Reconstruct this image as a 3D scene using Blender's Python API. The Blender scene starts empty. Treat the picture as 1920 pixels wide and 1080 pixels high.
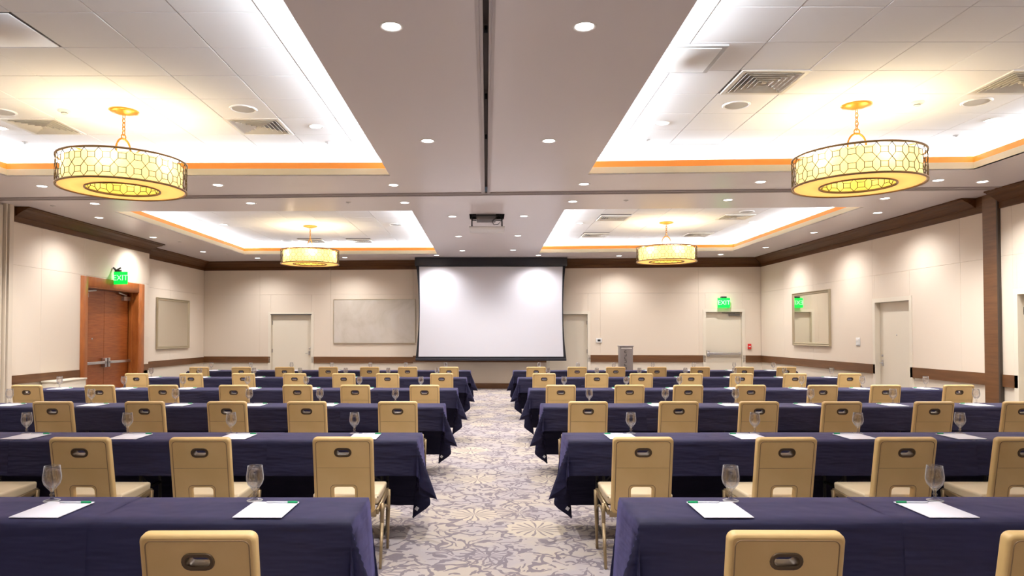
import bpy, bmesh, math, random
from mathutils import Matrix, Vector
random.seed(7)
PI = math.pi
S = bpy.context.scene
COL = S.collection

# ------------------------------------------------------------------ camera, world, exposure
H = 1.55                      # eye height
cam_d = bpy.data.cameras.new('camera'); cam = bpy.data.objects.new('camera', cam_d); COL.objects.link(cam)
F_PX, PITCH = 1310.0, 1.3
cam_d.sensor_width = 36.0; cam_d.lens = F_PX / 1920 * 36.0
cam.location = (0, 0, H); cam.rotation_euler = (math.radians(90 + PITCH), 0, 0)
cam_d.shift_x = (960 - 912) / 1920
cam_d.shift_y = ((626 - F_PX * math.tan(math.radians(PITCH))) - 540) / 1920
cam_d.clip_start = 0.05; cam_d.clip_end = 200
S.camera = cam
w = bpy.data.worlds.new('world'); S.world = w; w.use_nodes = True
w.node_tree.nodes['Background'].inputs[0].default_value = (.8, .85, 1, 1)
w.node_tree.nodes['Background'].inputs[1].default_value = 0.05
S.view_settings.view_transform = 'Standard'; S.view_settings.look = 'None'
S.view_settings.gamma = 1; S.view_settings.use_curve_mapping = False
S.view_settings.exposure = 0.68
S.cycles.max_bounces = 8; S.cycles.diffuse_bounces = 5; S.cycles.glossy_bounces = 4
S.cycles.transmission_bounces = 8; S.cycles.transparent_max_bounces = 8
S.cycles.sample_clamp_indirect = 4.0
S.cycles.caustics_reflective = False; S.cycles.caustics_refractive = False
# light levels
P_DOWN = 140.0      # watts of each soffit downlight
P_WASH = 105.0      # wall washers
P_TRAY = 60.0       # downlights inside the trays
P_COVE = 27.0        # watts per metre of cove strip
P_BULB = 6.5       # each bulb of a drum pendant
C_DOWN = (1.0, .965, .94); C_WASH = (1.0, .96, .95); C_COVE = (.84, .92, 1.0); C_BULB = (1.0, .84, .56)

ZS, ZT = 3.65, 3.91           # flat soffit, tray ceiling
BL, BR = Vector((-8.3, 20.5)), Vector((7.6, 19.3))   # back corners
XR, XL, XL2 = 7.6, -7.8, -8.3
YN = -5.0

# ------------------------------------------------------------------ materials
def mat(name, col=(.5, .5, .5), rough=.5, metal=0, **kw):
    m = bpy.data.materials.new(name); m.use_nodes = True
    b = m.node_tree.nodes['Principled BSDF']
    b.inputs['Base Color'].default_value = (*col, 1); b.inputs['Roughness'].default_value = rough
    b.inputs['Metallic'].default_value = metal
    for k, v in kw.items():
        b.inputs[k.replace('_', ' ')].default_value = v
    return m
def N(m, t, **kw):
    n = m.node_tree.nodes.new(t)
    for k, v in kw.items(): setattr(n, k, v)
    return n
def L(m, a, b): m.node_tree.links.new(a, b)
def bsdf(m): return m.node_tree.nodes['Principled BSDF']
def coords(m, kind='Object', scale=(1, 1, 1)):
    tc = N(m, 'ShaderNodeTexCoord'); mp = N(m, 'ShaderNodeMapping'); mp.inputs['Scale'].default_value = scale
    L(m, tc.outputs[kind], mp.inputs[0]); return mp.outputs[0]
def noise(m, vec, scale, detail=3, rough=.5):
    n = N(m, 'ShaderNodeTexNoise'); n.inputs['Scale'].default_value = scale; n.inputs['Detail'].default_value = detail
    n.inputs['Roughness'].default_value = rough; L(m, vec, n.inputs['Vector']); return n
def ramp(m, fac, stops, interp='LINEAR'):
    r = N(m, 'ShaderNodeValToRGB'); r.color_ramp.interpolation = interp
    e = r.color_ramp.elements
    while len(e) < len(stops): e.new(.5)
    for i, (p, c) in enumerate(stops):
        e[i].position = p; e[i].color = (*c, 1) if len(c) == 3 else c
    L(m, fac, r.inputs[0]); return r
def bump(m, h, strength, dist):
    b = N(m, 'ShaderNodeBump'); b.inputs['Strength'].default_value = strength; b.inputs['Distance'].default_value = dist
    L(m, h, b.inputs['Height']); L(m, b.outputs[0], bsdf(m).inputs['Normal'])
def math_(m, op, a, b=None, c=None):
    n = N(m, 'ShaderNodeMath', operation=op)
    for i, v in enumerate((a, b, c)):
        if v is None: continue
        if isinstance(v, (int, float)): n.inputs[i].default_value = v
        else: L(m, v, n.inputs[i])
    return n.outputs[0]
def mixc(m, fac, a, b):
    n = N(m, 'ShaderNodeMix', data_type='RGBA')
    if isinstance(fac, (int, float)): n.inputs[0].default_value = fac
    else: L(m, fac, n.inputs[0])
    for i, v in ((6, a), (7, b)):
        if isinstance(v, tuple): n.inputs[i].default_value = (*v, 1)
        else: L(m, v, n.inputs[i])
    return n.outputs[2]
def emis(name, col, s):
    return mat(name, col, .5, Emission_Color=(*col, 1), Emission_Strength=s)

M = {}
M['soffit'] = mat('soffit_paint', (.80, .745, .745), .24)
M['fascia'] = mat('fascia_paint', (.80, .72, .50), .5)
M['orange'] = mat('cove_orange', (.90, .30, .03), .5)
M['cove'] = mat('cove_white', (.85, .85, .85), .6)
m = M['tile'] = mat('acoustic_tile', (.86, .84, .84), .9)
n = noise(m, coords(m, 'Object'), 160, 2); bump(m, n.outputs[0], .15, .002)
M['grid'] = mat('tile_grid', (.34, .32, .32), .7)
m = M['panel'] = mat('fabric_wall_panel', (.76, .67, .555), .9)
n = noise(m, coords(m, 'Object', (60, 60, 60)), 3, 2); bump(m, n.outputs[0], .12, .002)
M['wall'] = mat('wall_paint', (.74, .67, .56), .7)
M['closet'] = mat('partition_panel', (.66, .58, .47), .65)
M['door'] = mat('cream_door_paint', (.74, .68, .56), .45)
M['frame'] = mat('cream_frame_paint', (.78, .72, .60), .4)
def wood(name, c0, c1, sc, rough=.4, detail=5):
    m = mat(name, c0, rough)
    n = noise(m, coords(m, 'Object', sc), 3.0, detail, .6)
    r = ramp(m, n.outputs[0], [(.3, c0), (.7, c1)]); L(m, r.outputs[0], bsdf(m).inputs['Base Color'])
    return m
M['walnut'] = wood('walnut_trim', (.10, .042, .014), (.17, .075, .028), (.6, 6, 9), .38)
M['crown'] = wood('walnut_crown', (.070, .026, .008), (.125, .055, .020), (.5, 8, 12), .45)
bsdf(M['crown']).inputs['Specular IOR Level'].default_value = .2
M['cherry'] = wood('cherry_frame', (.33, .095, .02), (.46, .15, .035), (3, 3, 1), .35)
M['cherryleaf'] = wood('cherry_leaf', (.21, .048, .010), (.36, .105, .024), (1.2, 1.2, 14), .33)
M['chrome'] = mat('brushed_steel', (.62, .62, .64), .3, 1)
M['dark'] = mat('dark_metal', (.02, .02, .022), .5)
M['black'] = mat('black_case', (.010, .010, .018), .5)
M['blackfab'] = mat('black_screen_mask', (.008, .008, .014), .8)
M['screen'] = mat('screen_vinyl', (.70, .71, .78), .85)
M['mirror'] = mat('mirror_glass', (.80, .78, .70), .03, 1)
M['mframe'] = mat('champagne_frame', (.50, .43, .30), .35, .5)
m = M['board'] = mat('marker_board', (.60, .55, .47), .13)
n = noise(m, coords(m, 'Object', (.7, .7, .7)), 1.6, 4, .6); n.inputs['Distortion'].default_value = 1.2
r = ramp(m, n.outputs[0], [(.3, (.52, .47, .39)), (.55, (.62, .57, .50)), (.8, (.66, .62, .58))])  # mottled tones paint soft reflections into the board colour
L(m, r.outputs[0], bsdf(m).inputs['Base Color'])
M['plastic'] = mat('white_plastic', (.8, .8, .78), .4)
M['red'] = mat('red_plastic', (.6, .02, .02), .4)
M['grill'] = mat('speaker_grille', (.50, .48, .47), .7)
M['vent'] = mat('vent_metal', (.70, .65, .57), .45)
M['void'] = mat('duct_void', (.02, .017, .015), .9)
M['lens'] = emis('lamp_lens', (1, .97, .94), 6.0)
M['ring'] = mat('lamp_trim', (.8, .78, .76), .35)
M['bronze'] = mat('bronze_metal', (.30, .19, .09), .35, .8)
M['gold'] = mat('gold_metal', (.62, .27, .03), .33, .6)
M['wire'] = mat('lattice_wire', (.07, .045, .018), .5, .3)
def shade(name, col, e, estr):
    m = bpy.data.materials.new(name); m.use_nodes = True; nt = m.node_tree; nt.nodes.clear()
    o = nt.nodes.new('ShaderNodeOutputMaterial'); t = nt.nodes.new('ShaderNodeBsdfTranslucent'); d = nt.nodes.new('ShaderNodeBsdfDiffuse')
    a = nt.nodes.new('ShaderNodeMixShader'); ad = nt.nodes.new('ShaderNodeAddShader'); em = nt.nodes.new('ShaderNodeEmission')
    t.inputs[0].default_value = (*col, 1); d.inputs[0].default_value = (*col, 1); a.inputs[0].default_value = .45
    em.inputs[0].default_value = (*e, 1); em.inputs[1].default_value = estr
    nt.links.new(t.outputs[0], a.inputs[1]); nt.links.new(d.outputs[0], a.inputs[2])
    nt.links.new(a.outputs[0], ad.inputs[0]); nt.links.new(em.outputs[0], ad.inputs[1]); nt.links.new(ad.outputs[0], o.inputs[0])
    return m
M['shade'] = shade('drum_fabric', (.55, .44, .20), (1, .80, .30), .50)
M['shade2'] = shade('inner_drum_fabric', (.55, .42, .12), (1, .72, .12), .45)
M['diff'] = shade('drum_diffuser', (.80, .55, .28), (1, .58, .20), .42)
m = M['cloth'] = mat('navy_tablecloth', (.0060, .0055, .027), .7)
bsdf(m).inputs['Specular IOR Level'].default_value = .3; bsdf(m).inputs['Sheen Weight'].default_value = .24; bsdf(m).inputs['Sheen Tint'].default_value = (.32, .29, .80, 1); bsdf(m).inputs['Sheen Roughness'].default_value = .55
v = coords(m, 'Object'); n = noise(m, v, 2.4, 3); n2 = noise(m, coords(m, 'Object', (1, 1, 5)), 3.0, 2)
bump(m, math_(m, 'ADD', n.outputs[0], n2.outputs[0]), .6, .03)
m = M['vinyl'] = mat('tan_vinyl', (.60, .46, .25), .42)
n = noise(m, coords(m, 'Object'), 4, 3)
r = ramp(m, n.outputs[0], [(.3, (.63, .43, .175)), (.7, (.71, .50, .225))]); L(m, r.outputs[0], bsdf(m).inputs['Base Color'])
M['seat'] = mat('tan_seat_vinyl', (.70, .58, .39), .42)
M['pipe'] = mat('brown_piping', (.25, .155, .07), .5)
M['grip'] = mat('bronze_grip', (.085, .052, .025), .35, .3)
M['leg'] = mat('champagne_steel', (.34, .25, .14), .33, .6)
M['paper'] = mat('white_paper', (.86, .86, .95), .7)
M['green'] = mat('green_plastic', (.0, .34, .12), .4)
M['pen'] = mat('pen_barrel', (.72, .74, .80), .3)
m = M['glass'] = bpy.data.materials.new('clear_glass'); m.use_nodes = True; nt = m.node_tree; nt.nodes.clear()
o_ = nt.nodes.new('ShaderNodeOutputMaterial'); g_ = nt.nodes.new('ShaderNodeBsdfGlass'); g_.inputs['IOR'].default_value = 1.42; g_.inputs['Roughness'].default_value = 0
tr_ = nt.nodes.new('ShaderNodeBsdfTransparent'); tr_.inputs[0].default_value = (.97, .97, .98, 1); gl_ = nt.nodes.new('ShaderNodeBsdfDiffuse'); gl_.inputs[0].default_value = (.9, .92, .95, 1)
a_ = nt.nodes.new('ShaderNodeMixShader'); b_ = nt.nodes.new('ShaderNodeMixShader'); lw = nt.nodes.new('ShaderNodeLayerWeight'); lw.inputs[0].default_value = .35
a_.inputs[0].default_value = .72; nt.links.new(g_.outputs[0], a_.inputs[1]); nt.links.new(tr_.outputs[0], a_.inputs[2])
pw = nt.nodes.new('ShaderNodeMath'); pw.operation = 'POWER'; pw.inputs[1].default_value = 3.2; nt.links.new(lw.outputs['Facing'], pw.inputs[0])
nt.links.new(pw.outputs[0], b_.inputs[0]); nt.links.new(a_.outputs[0], b_.inputs[1]); nt.links.new(gl_.outputs[0], b_.inputs[2]); nt.links.new(b_.outputs[0], o_.inputs[0])  # grazing edges blend to white diffuse: rim highlights painted into the glass
M['tag'] = mat('cloth_tag', (.75, .75, .8), .7)
M['laminate'] = mat('table_laminate', (.30, .20, .12), .5)
M['tleg'] = mat('grey_table_leg', (.03, .03, .03), .45, .3)
M['exit'] = emis('exit_green', (.0, .80, .05), 1.05)
M['exitl'] = emis('exit_letters', (.30, 1.0, .36), 1.3)
M['kiosk'] = mat('grey_cabinet', (.26, .235, .235), .4, .2)
M['pjgrey'] = mat('projector_grey', (.26, .24, .24), .5)
# carpet
m = M['carpet'] = mat('patterned_carpet', (.5, .46, .42), .95)
v0 = coords(m, 'Object')
nz = noise(m, v0, 3.0, 2); nzf = noise(m, v0, 8.0, 1)
d1 = N(m, 'ShaderNodeVectorMath', operation='MULTIPLY_ADD'); L(m, nz.outputs['Color'], d1.inputs[0]); d1.inputs[1].default_value = (.45, .45, 0); L(m, v0, d1.inputs[2])
dist = N(m, 'ShaderNodeVectorMath', operation='MULTIPLY_ADD'); L(m, nzf.outputs['Color'], dist.inputs[0]); dist.inputs[1].default_value = (.16, .16, 0); L(m, d1.outputs[0], dist.inputs[2])
def vor(vec, scale, feature, rnd=1):
    n = N(m, 'ShaderNodeTexVoronoi', feature=feature, voronoi_dimensions='2D'); n.inputs['Scale'].default_value = scale
    n.inputs['Randomness'].default_value = rnd; L(m, vec, n.inputs['Vector']); return n
def shift(x, y):
    k = N(m, 'ShaderNodeMapping'); k.inputs['Location'].default_value = (x, y, 0); L(m, v0, k.inputs[0]); return k.outputs[0]
def strokes(scale, w_, mask_scale, off, th, src):
    e_ = vor(src, scale, 'DISTANCE_TO_EDGE')
    wn = noise(m, shift(off + 3, off), 5.0, 1).outputs[0]                 # stroke width swells and thins
    l_ = math_(m, 'LESS_THAN', e_.outputs['Distance'], math_(m, 'MULTIPLY', wn, w_))
    k_ = math_(m, 'GREATER_THAN', noise(m, shift(off, -off), mask_scale, 2).outputs[0], th)
    return math_(m, 'MULTIPLY', l_, k_)
mp2 = N(m, 'ShaderNodeMapping'); mp2.inputs['Rotation'].default_value = (0, 0, .9); mp2.inputs['Location'].default_value = (7, 3, 0); L(m, dist.outputs[0], mp2.inputs[0])
mp3 = N(m, 'ShaderNodeMapping'); mp3.inputs['Rotation'].default_value = (0, 0, 2.1); mp3.inputs['Location'].default_value = (1, 9, 0); L(m, dist.outputs[0], mp3.inputs[0])
lines = math_(m, 'MAXIMUM', strokes(4.2, .13, 5.5, 2.0, .46, dist.outputs[0]), strokes(5.6, .13, 6.5, 5.0, .50, mp2.outputs[0]))
lines = math_(m, 'MAXIMUM', lines, strokes(3.4, .08, 6.0, 8.0, .48, mp3.outputs[0]))
fl = vor(v0, 1.35, 'F1', .9)
neg = N(m, 'ShaderNodeVectorMath', operation='SUBTRACT'); L(m, v0, neg.inputs[0]); L(m, fl.outputs['Position'], neg.inputs[1])
sp = N(m, 'ShaderNodeSeparateXYZ'); L(m, neg.outputs[0], sp.inputs[0])
ang = math_(m, 'ARCTAN2', sp.outputs[1], sp.outputs[0]); fd = fl.outputs['Distance']
wob = math_(m, 'MULTIPLY', nzf.outputs[0], 5)
ray_ = math_(m, 'SINE', math_(m, 'ADD', math_(m, 'MULTIPLY', ang, 15), wob))
rays = math_(m, 'GREATER_THAN', ray_, math_(m, 'ADD', .1, math_(m, 'MULTIPLY', fd, 2.4)))
scn = N(m, 'ShaderNodeSeparateColor'); L(m, fl.outputs['Color'], scn.inputs[0])
pick = math_(m, 'GREATER_THAN', scn.outputs[0], .5)
disc = math_(m, 'LESS_THAN', math_(m, 'ADD', fd, math_(m, 'MULTIPLY', ray_, .018)), math_(m, 'ADD', .24, math_(m, 'MULTIPLY', scn.outputs[1], .14)))
disc2 = math_(m, 'MULTIPLY', disc, pick)
burst = math_(m, 'MULTIPLY', rays, math_(m, 'LESS_THAN', fd, .27))
lines2 = math_(m, 'MULTIPLY', lines, math_(m, 'SUBTRACT', 1.0, disc2))
patch = ramp(m, noise(m, v0, 1.9, 3).outputs[0], [(.42, (.40, .345, .295)), (.58, (.33, .295, .305))]).outputs[0]
fine = noise(m, v0, 60, 2)
c = mixc(m, disc2, patch, (.46, .395, .315))
c = mixc(m, math_(m, 'MULTIPLY', math_(m, 'MAXIMUM', lines2, math_(m, 'MULTIPLY', burst, .9)), .88), c, (.115, .092, .122))
c = mixc(m, math_(m, 'MULTIPLY', fine.outputs[0], .25), c, (.34, .30, .28))
L(m, c, bsdf(m).inputs['Base Color']); bump(m, fine.outputs[0], .4, .004)

# ------------------------------------------------------------------ mesh helpers
class MB:
    def __init__(s): s.v = []; s.f = []; s.sm = []
    def add(s, vs, fs, smooth=False):
        o = len(s.v); s.v += [tuple(p) for p in vs]; s.f += [tuple(i + o for i in f) for f in fs]; s.sm += [smooth] * len(fs); return s
    def box(s, x0, x1, y0, y1, z0, z1):
        p = [(x, y, z) for z in (z0, z1) for y in (y0, y1) for x in (x0, x1)]
        return s.add(p, [(0, 2, 3, 1), (4, 5, 7, 6), (0, 1, 5, 4), (2, 6, 7, 3), (0, 4, 6, 2), (1, 3, 7, 5)])
    def bar(s, a, b, wa, ha=None, wb=None, hb=None, up=(0, 0, 1)):
        ha = ha or wa; wb = wb or wa; hb = hb or (ha if wb == wa else wb)
        a, b = Vector(a), Vector(b); d = (b - a).normalized(); u = Vector(up)
        if abs(d.dot(u)) > .98: u = Vector((0, 1, 0))
        r = d.cross(u).normalized(); u = r.cross(d).normalized()
        p = []
        for c, w_, h_ in ((a, wa, ha), (b, wb, hb)):
            for i, j in ((-1, -1), (1, -1), (1, 1), (-1, 1)): p.append(c + r * i * w_ / 2 + u * j * h_ / 2)
        return s.add(p, [(3, 2, 1, 0), (4, 5, 6, 7), (0, 1, 5, 4), (1, 2, 6, 5), (2, 3, 7, 6), (3, 0, 4, 7)])
    def tube(s, pts, r, n=8, closed=False):
        pts = [Vector(p) for p in pts]; vs = []; k = len(pts)
        for i, p in enumerate(pts):
            a = pts[(i - 1) % k] if (closed or i) else p; b = pts[(i + 1) % k] if (closed or i < k - 1) else p
            d = (b - a).normalized(); u = Vector((0, 0, 1)) if abs(d.z) < .95 else Vector((0, 1, 0))
            x = d.cross(u).normalized(); y = x.cross(d)
            for j in range(n):
                t = 2 * PI * j / n; vs.append(p + x * r * math.cos(t) + y * r * math.sin(t))
        fs = []
        for i in range(k if closed else k - 1):
            for j in range(n):
                fs.append((i * n + j, i * n + (j + 1) % n, ((i + 1) % k) * n + (j + 1) % n, ((i + 1) % k) * n + j))
        if not closed: fs += [tuple(range(n))[::-1], tuple(range((k - 1) * n, k * n))]
        return s.add(vs, fs, True)
    def lathe(s, prof, n=24, c=(0, 0, 0), closed=False):
        vs = []
        for r, z in prof:
            for j in range(n):
                t = 2 * PI * j / n; vs.append((c[0] + r * math.cos(t), c[1] + r * math.sin(t), c[2] + z))
        k = len(prof); fs = []
        for i in range(k if closed else k - 1):
            for j in range(n): fs.append((i * n + j, i * n + (j + 1) % n, ((i + 1) % k) * n + (j + 1) % n, ((i + 1) % k) * n + j))
        return s.add(vs, fs, True)
    def prism(s, prof, x0, x1, m0=0, m1=0):
        """profile (y, z) extruded along x; ends mitred by m*y"""
        k = len(prof); vs = [(x0 + m0 * y, y, z) for y, z in prof] + [(x1 + m1 * y, y, z) for y, z in prof]
        fs = [(i, (i + 1) % k, k + (i + 1) % k, k + i) for i in range(k)] + [tuple(range(k))[::-1], tuple(range(k, 2 * k))]
        return s.add(vs, fs)
    def mesh(s, name):
        me = bpy.data.meshes.new(name); me.from_pydata(s.v, [], s.f); me.polygons.foreach_set('use_smooth', s.sm)
        me.update(); return me
    def build(s, name, m, parent=None, loc=None, fix=True):
        me = s.mesh(name)
        if fix:
            bm = bmesh.new(); bm.from_mesh(me); bmesh.ops.recalc_face_normals(bm, faces=bm.faces); bm.to_mesh(me); bm.free()
        return link(name, me, m, parent, loc)
def link(name, me, m, parent=None, loc=None):
    o = bpy.data.objects.new(name, me)
    if m is not None and not me.materials: me.materials.append(m)
    COL.objects.link(o)
    if parent: o.parent = parent
    if loc: o.location = loc
    return o
def thing(name, label, cat, loc=(0, 0, 0), rz=0, group=None):
    o = bpy.data.objects.new(name, None); COL.objects.link(o); o.location = loc; o.rotation_euler = (0, 0, rz)
    o.empty_display_size = .1; tag(o, label, cat, group); return o
def tag(o, label=None, cat=None, group=None, kind=None):
    if label: o['label'] = label
    if cat: o['category'] = cat
    if group: o['group'] = group
    if kind: o['kind'] = kind
    return o
def structure(name, loc=(0, 0, 0), rz=0):
    o = bpy.data.objects.new(name, None); COL.objects.link(o); o.location = loc; o.rotation_euler = (0, 0, rz); o['kind'] = 'structure'; return o
def dup(root, loc, rz, label, group=None):
    r = root.copy(); COL.objects.link(r); r.location = loc; r.rotation_euler = (0, 0, rz); r['label'] = label
    if group: r['group'] = group
    for ch in list(root.children):
        c = ch.copy(); COL.objects.link(c); c.parent = r
        for g in list(ch.children):
            d = g.copy(); COL.objects.link(d); d.parent = c
    return r
def bevel_mod(me, wdt, seg=2, ang=40):
    bm = bmesh.new(); bm.from_mesh(me)
    ed = [e for e in bm.edges if len(e.link_faces) == 2 and e.calc_face_angle(0) > math.radians(ang)]
    bmesh.ops.bevel(bm, geom=ed, offset=wdt, segments=seg, profile=.6, affect='EDGES', clamp_overlap=True)
    for f in bm.faces: f.smooth = True
    bm.to_mesh(me); bm.free(); return me
def rbox(x0, x1, y0, y1, z0, z1, r, seg=3):
    return bevel_mod(MB().box(x0, x1, y0, y1, z0, z1).mesh('box'), r, seg)
def flat_shape(loops, extrude, bevel=0, res=3):
    """closed loops (first outer, others holes) filled in XY, thickened along Z"""
    cu = bpy.data.curves.new('tmp', 'CURVE'); cu.dimensions = '2D'; cu.fill_mode = 'BOTH'
    cu.extrude = extrude; cu.bevel_depth = bevel; cu.bevel_resolution = res; cu.offset = -bevel
    for lp in loops:
        sp_ = cu.splines.new('POLY'); sp_.points.add(len(lp) - 1)
        for i, p in enumerate(lp): sp_.points[i].co = (p[0], p[1], 0, 1)
        sp_.use_cyclic_u = True
    o = bpy.data.objects.new('tmp', cu); COL.objects.link(o); bpy.context.view_layer.update()
    dg = bpy.context.evaluated_depsgraph_get(); me = bpy.data.meshes.new_from_object(o.evaluated_get(dg), depsgraph=dg)
    bpy.data.objects.remove(o); bpy.data.curves.remove(cu); me.materials.clear(); return me
def rrect(x0, x1, y0, y1, r, n=6, corners=(1, 1, 1, 1)):
    pts = []
    for (cx, cy, a, k) in ((x1 - r, y0 + r, -90, 0), (x1 - r, y1 - r, 0, 1), (x0 + r, y1 - r, 90, 2), (x0 + r, y0 + r, 180, 3)):
        if corners[k]:
            for i in range(n + 1):
                t = math.radians(a + 90 * i / n); pts.append((cx + r * math.cos(t), cy + r * math.sin(t)))
        else: pts.append((x1 if k < 2 else x0, y0 if k in (0, 3) else y1))
    return pts
def text_mesh(txt, size, ext=.002):
    cu = bpy.data.curves.new('tmp', 'FONT'); cu.body = txt; cu.size = size; cu.extrude = ext; cu.align_x = 'CENTER'; cu.align_y = 'CENTER'; cu.resolution_u = 2
    o = bpy.data.objects.new('tmp', cu); COL.objects.link(o); bpy.context.view_layer.update()
    dg = bpy.context.evaluated_depsgraph_get(); me = bpy.data.meshes.new_from_object(o.evaluated_get(dg), depsgraph=dg)
    bpy.data.objects.remove(o); bpy.data.curves.remove(cu); me.materials.clear(); return me
def area(name, loc, sx, sy, power, col, rot):
    l = bpy.data.lights.new(name, 'AREA'); l.shape = 'RECTANGLE'; l.size = sx; l.size_y = sy; l.energy = power; l.color = col
    o = bpy.data.objects.new(name, l); COL.objects.link(o); o.location = loc; o.rotation_euler = rot; return o

# ------------------------------------------------------------------ floor
fl_ = MB().box(-8.7, 8.0, YN - .1, 20.9, -.05, 0).build('floor', M['carpet']); tag(fl_, kind='structure')

# ------------------------------------------------------------------ ceiling soffit with openings
TRAYS = {  # corners of each opening: near-left, near-right, far-right, far-left
    'FL': [(-6.42, 1.0), (-1.28, 1.0), (-1.28, 9.24), (-6.40, 9.28)],
    'FR': [(1.32, 1.0), (6.24, .9), (6.24, 8.90), (1.34, 9.18)],
    'BLf': [(-6.40, 11.95), (-1.27, 11.87), (-1.29, 18.38), (-6.42, 18.50)],
    'BRt': [(1.32, 11.75), (6.25, 11.52), (6.26, 17.71), (1.37, 18.15)]}
outer = [(-8.6, YN), (8.0, YN), (8.0, 20.9), (-8.6, 20.9)]
pj = (-.30, .32, 12.2, 12.78)
slot = (-.022, .014, 0.5, 10.36)
loops = [outer] + [t for t in TRAYS.values()] + [[(pj[0], pj[2]), (pj[1], pj[2]), (pj[1], pj[3]), (pj[0], pj[3])], [(slot[0], slot[2]), (slot[1], slot[2]), (slot[1], slot[3]), (slot[0], slot[3])]]
me = flat_shape(loops, .008)
ceil = link('ceiling', me, M['soffit'], None, (0, 0, ZS + .008)); tag(ceil, kind='structure')
def offs(q, d):
    """offset a convex quad outwards by d"""
    res = []; k = len(q)
    for i in range(k):
        p0, p1, p2 = Vector(q[i - 1]), Vector(q[i]), Vector(q[(i + 1) % k])
        a = (p1 - p0).normalized(); b = (p2 - p1).normalized(); na = Vector((a.y, -a.x)); nb = Vector((b.y, -b.x))
        bis = (na + nb); bis = bis / bis.dot(na); res.append(tuple(p1 + bis * d))
    return res
def loft(rings):
    mb = MB(); vs = [(x, y, z) for q, z in rings for x, y in q]; k = 4; fs = []
    for i in range(len(rings) - 1):
        for j in range(k): fs.append((i * k + j, i * k + (j + 1) % k, (i + 1) * k + (j + 1) % k, (i + 1) * k + j))
    return mb.add(vs, fs)
GX, XO = .612, 1.66
VENTS = {'FL': [(-2.58, 7.9), (-5.03, 7.9)], 'FR': [(2.60, 6.5), (5.02, 6.5)],
         'BLf': [(-3.20, 17.72), (-4.42, 17.72)], 'BRt': [(2.59, 14.2), (2.60, 16.67), (5.03, 14.07), (5.03, 16.58)]}
YL = {'FL': (5.08 - .63 * 3, .63, 10), 'FR': (4.99 - .61 * 3, .61, 10), 'BLf': (11.62, .62, 12), 'BRt': (11.25, .62, 12)}
tn = 0
mt = rbox(-.3, .3, -.3, .3, 0, .014, .004, 1)
for k, q in TRAYS.items():
    tn += 1
    root = structure('ceiling'); 
    loft([(q, ZS + .001), (q, ZS + .098), (offs(q, .02), ZS + .104)]).build('fascia', M['fascia'], root)
    loft([(offs(q, .02), ZS + .100), (offs(q, .02), ZS + .182), (offs(q, .045), ZS + .182), (offs(q, .045), ZS + .08)]).build('orange_band', M['orange'], root)
    loft([(offs(q, .045), ZS + .08), (offs(q, .42), ZS + .08), (offs(q, .42), ZT + .0)]).build('cove_trough', M['cove'], root)
    o = offs(q, .44)
    MB().add([(x, y, ZT + .016) for x, y in o] + [(x, y, ZT + .03) for x, y in o], [(3, 2, 1, 0), (4, 5, 6, 7), (0, 1, 5, 4), (1, 2, 6, 5), (2, 3, 7, 6), (3, 0, 4, 7)]).build('grid_backing', M['grid'], root)
    y0, dy, ny = YL[k]; sg = -1 if q[0][0] < 0 else 1
    ymin = min(p[1] for p in o); 
    mt2 = mt.copy(); mt2.materials.append(M['tile']); mt2.polygons.foreach_set('use_smooth', [False] * len(mt2.polygons))
    for v_ in mt2.vertices: v_.co.y *= (dy - .004) / .6; v_.co.x *= (GX - .004) / .6
    for i in range(-1, 8):
        cx = sg * (XO + GX * (i + .5)); cx = max(min(cx, max(p[0] for p in o) + .2), -99)
        for j in range(ny):
            cy = y0 + dy * (j + .5)
            if any(abs(cx - vx) < .33 and abs(cy - vy) < .33 for vx, vy in VENTS[k]): continue
            if k == 'FL' and abs(cx + 3.80) < .3 and abs(cy - 5.40) < .3: continue
            t_ = bpy.data.objects.new('ceiling_tile', mt2); COL.objects.link(t_); t_.parent = root
            t_.location = (cx, cy, ZT + random.uniform(0, .0015)); t_.rotation_euler = (random.uniform(-.0012, .0012), random.uniform(-.0012, .0012), 0)
    if y0 > ymin and k in ('FL', 'FR'):
        x_a, x_b = sorted((o[0][0], o[1][0])); MB().box(x_a, x_b, ymin, y0, ZT, ZT + .014).build('tile_field', M['tile'], root)
    # cove light strips lying in the trough
    qq = offs(q, .34)
    for i in range(4):
        a, b = Vector(qq[i]), Vector(qq[(i + 1) % 4]); md = (a + b) / 2; ln = (b - a).length; an = math.atan2((b - a).y, (b - a).x)
        inward = Vector((-(b - a).y, (b - a).x)).normalized()
        l_ = area('cove_strip', (md.x, md.y, ZS + .165), ln, .05, P_COVE * ln, C_COVE, (0, 0, 0))
        # aim up and towards the tray
        dz = Vector((inward.x * .9, inward.y * .9, .44)).normalized(); xx = Vector((math.cos(an), math.sin(an), 0)); yy = dz.cross(xx) * -1
        l_.rotation_euler = Matrix((xx, (-dz).cross(xx), -dz)).transposed().to_euler()
        l_['kind'] = 'structure'
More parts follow.
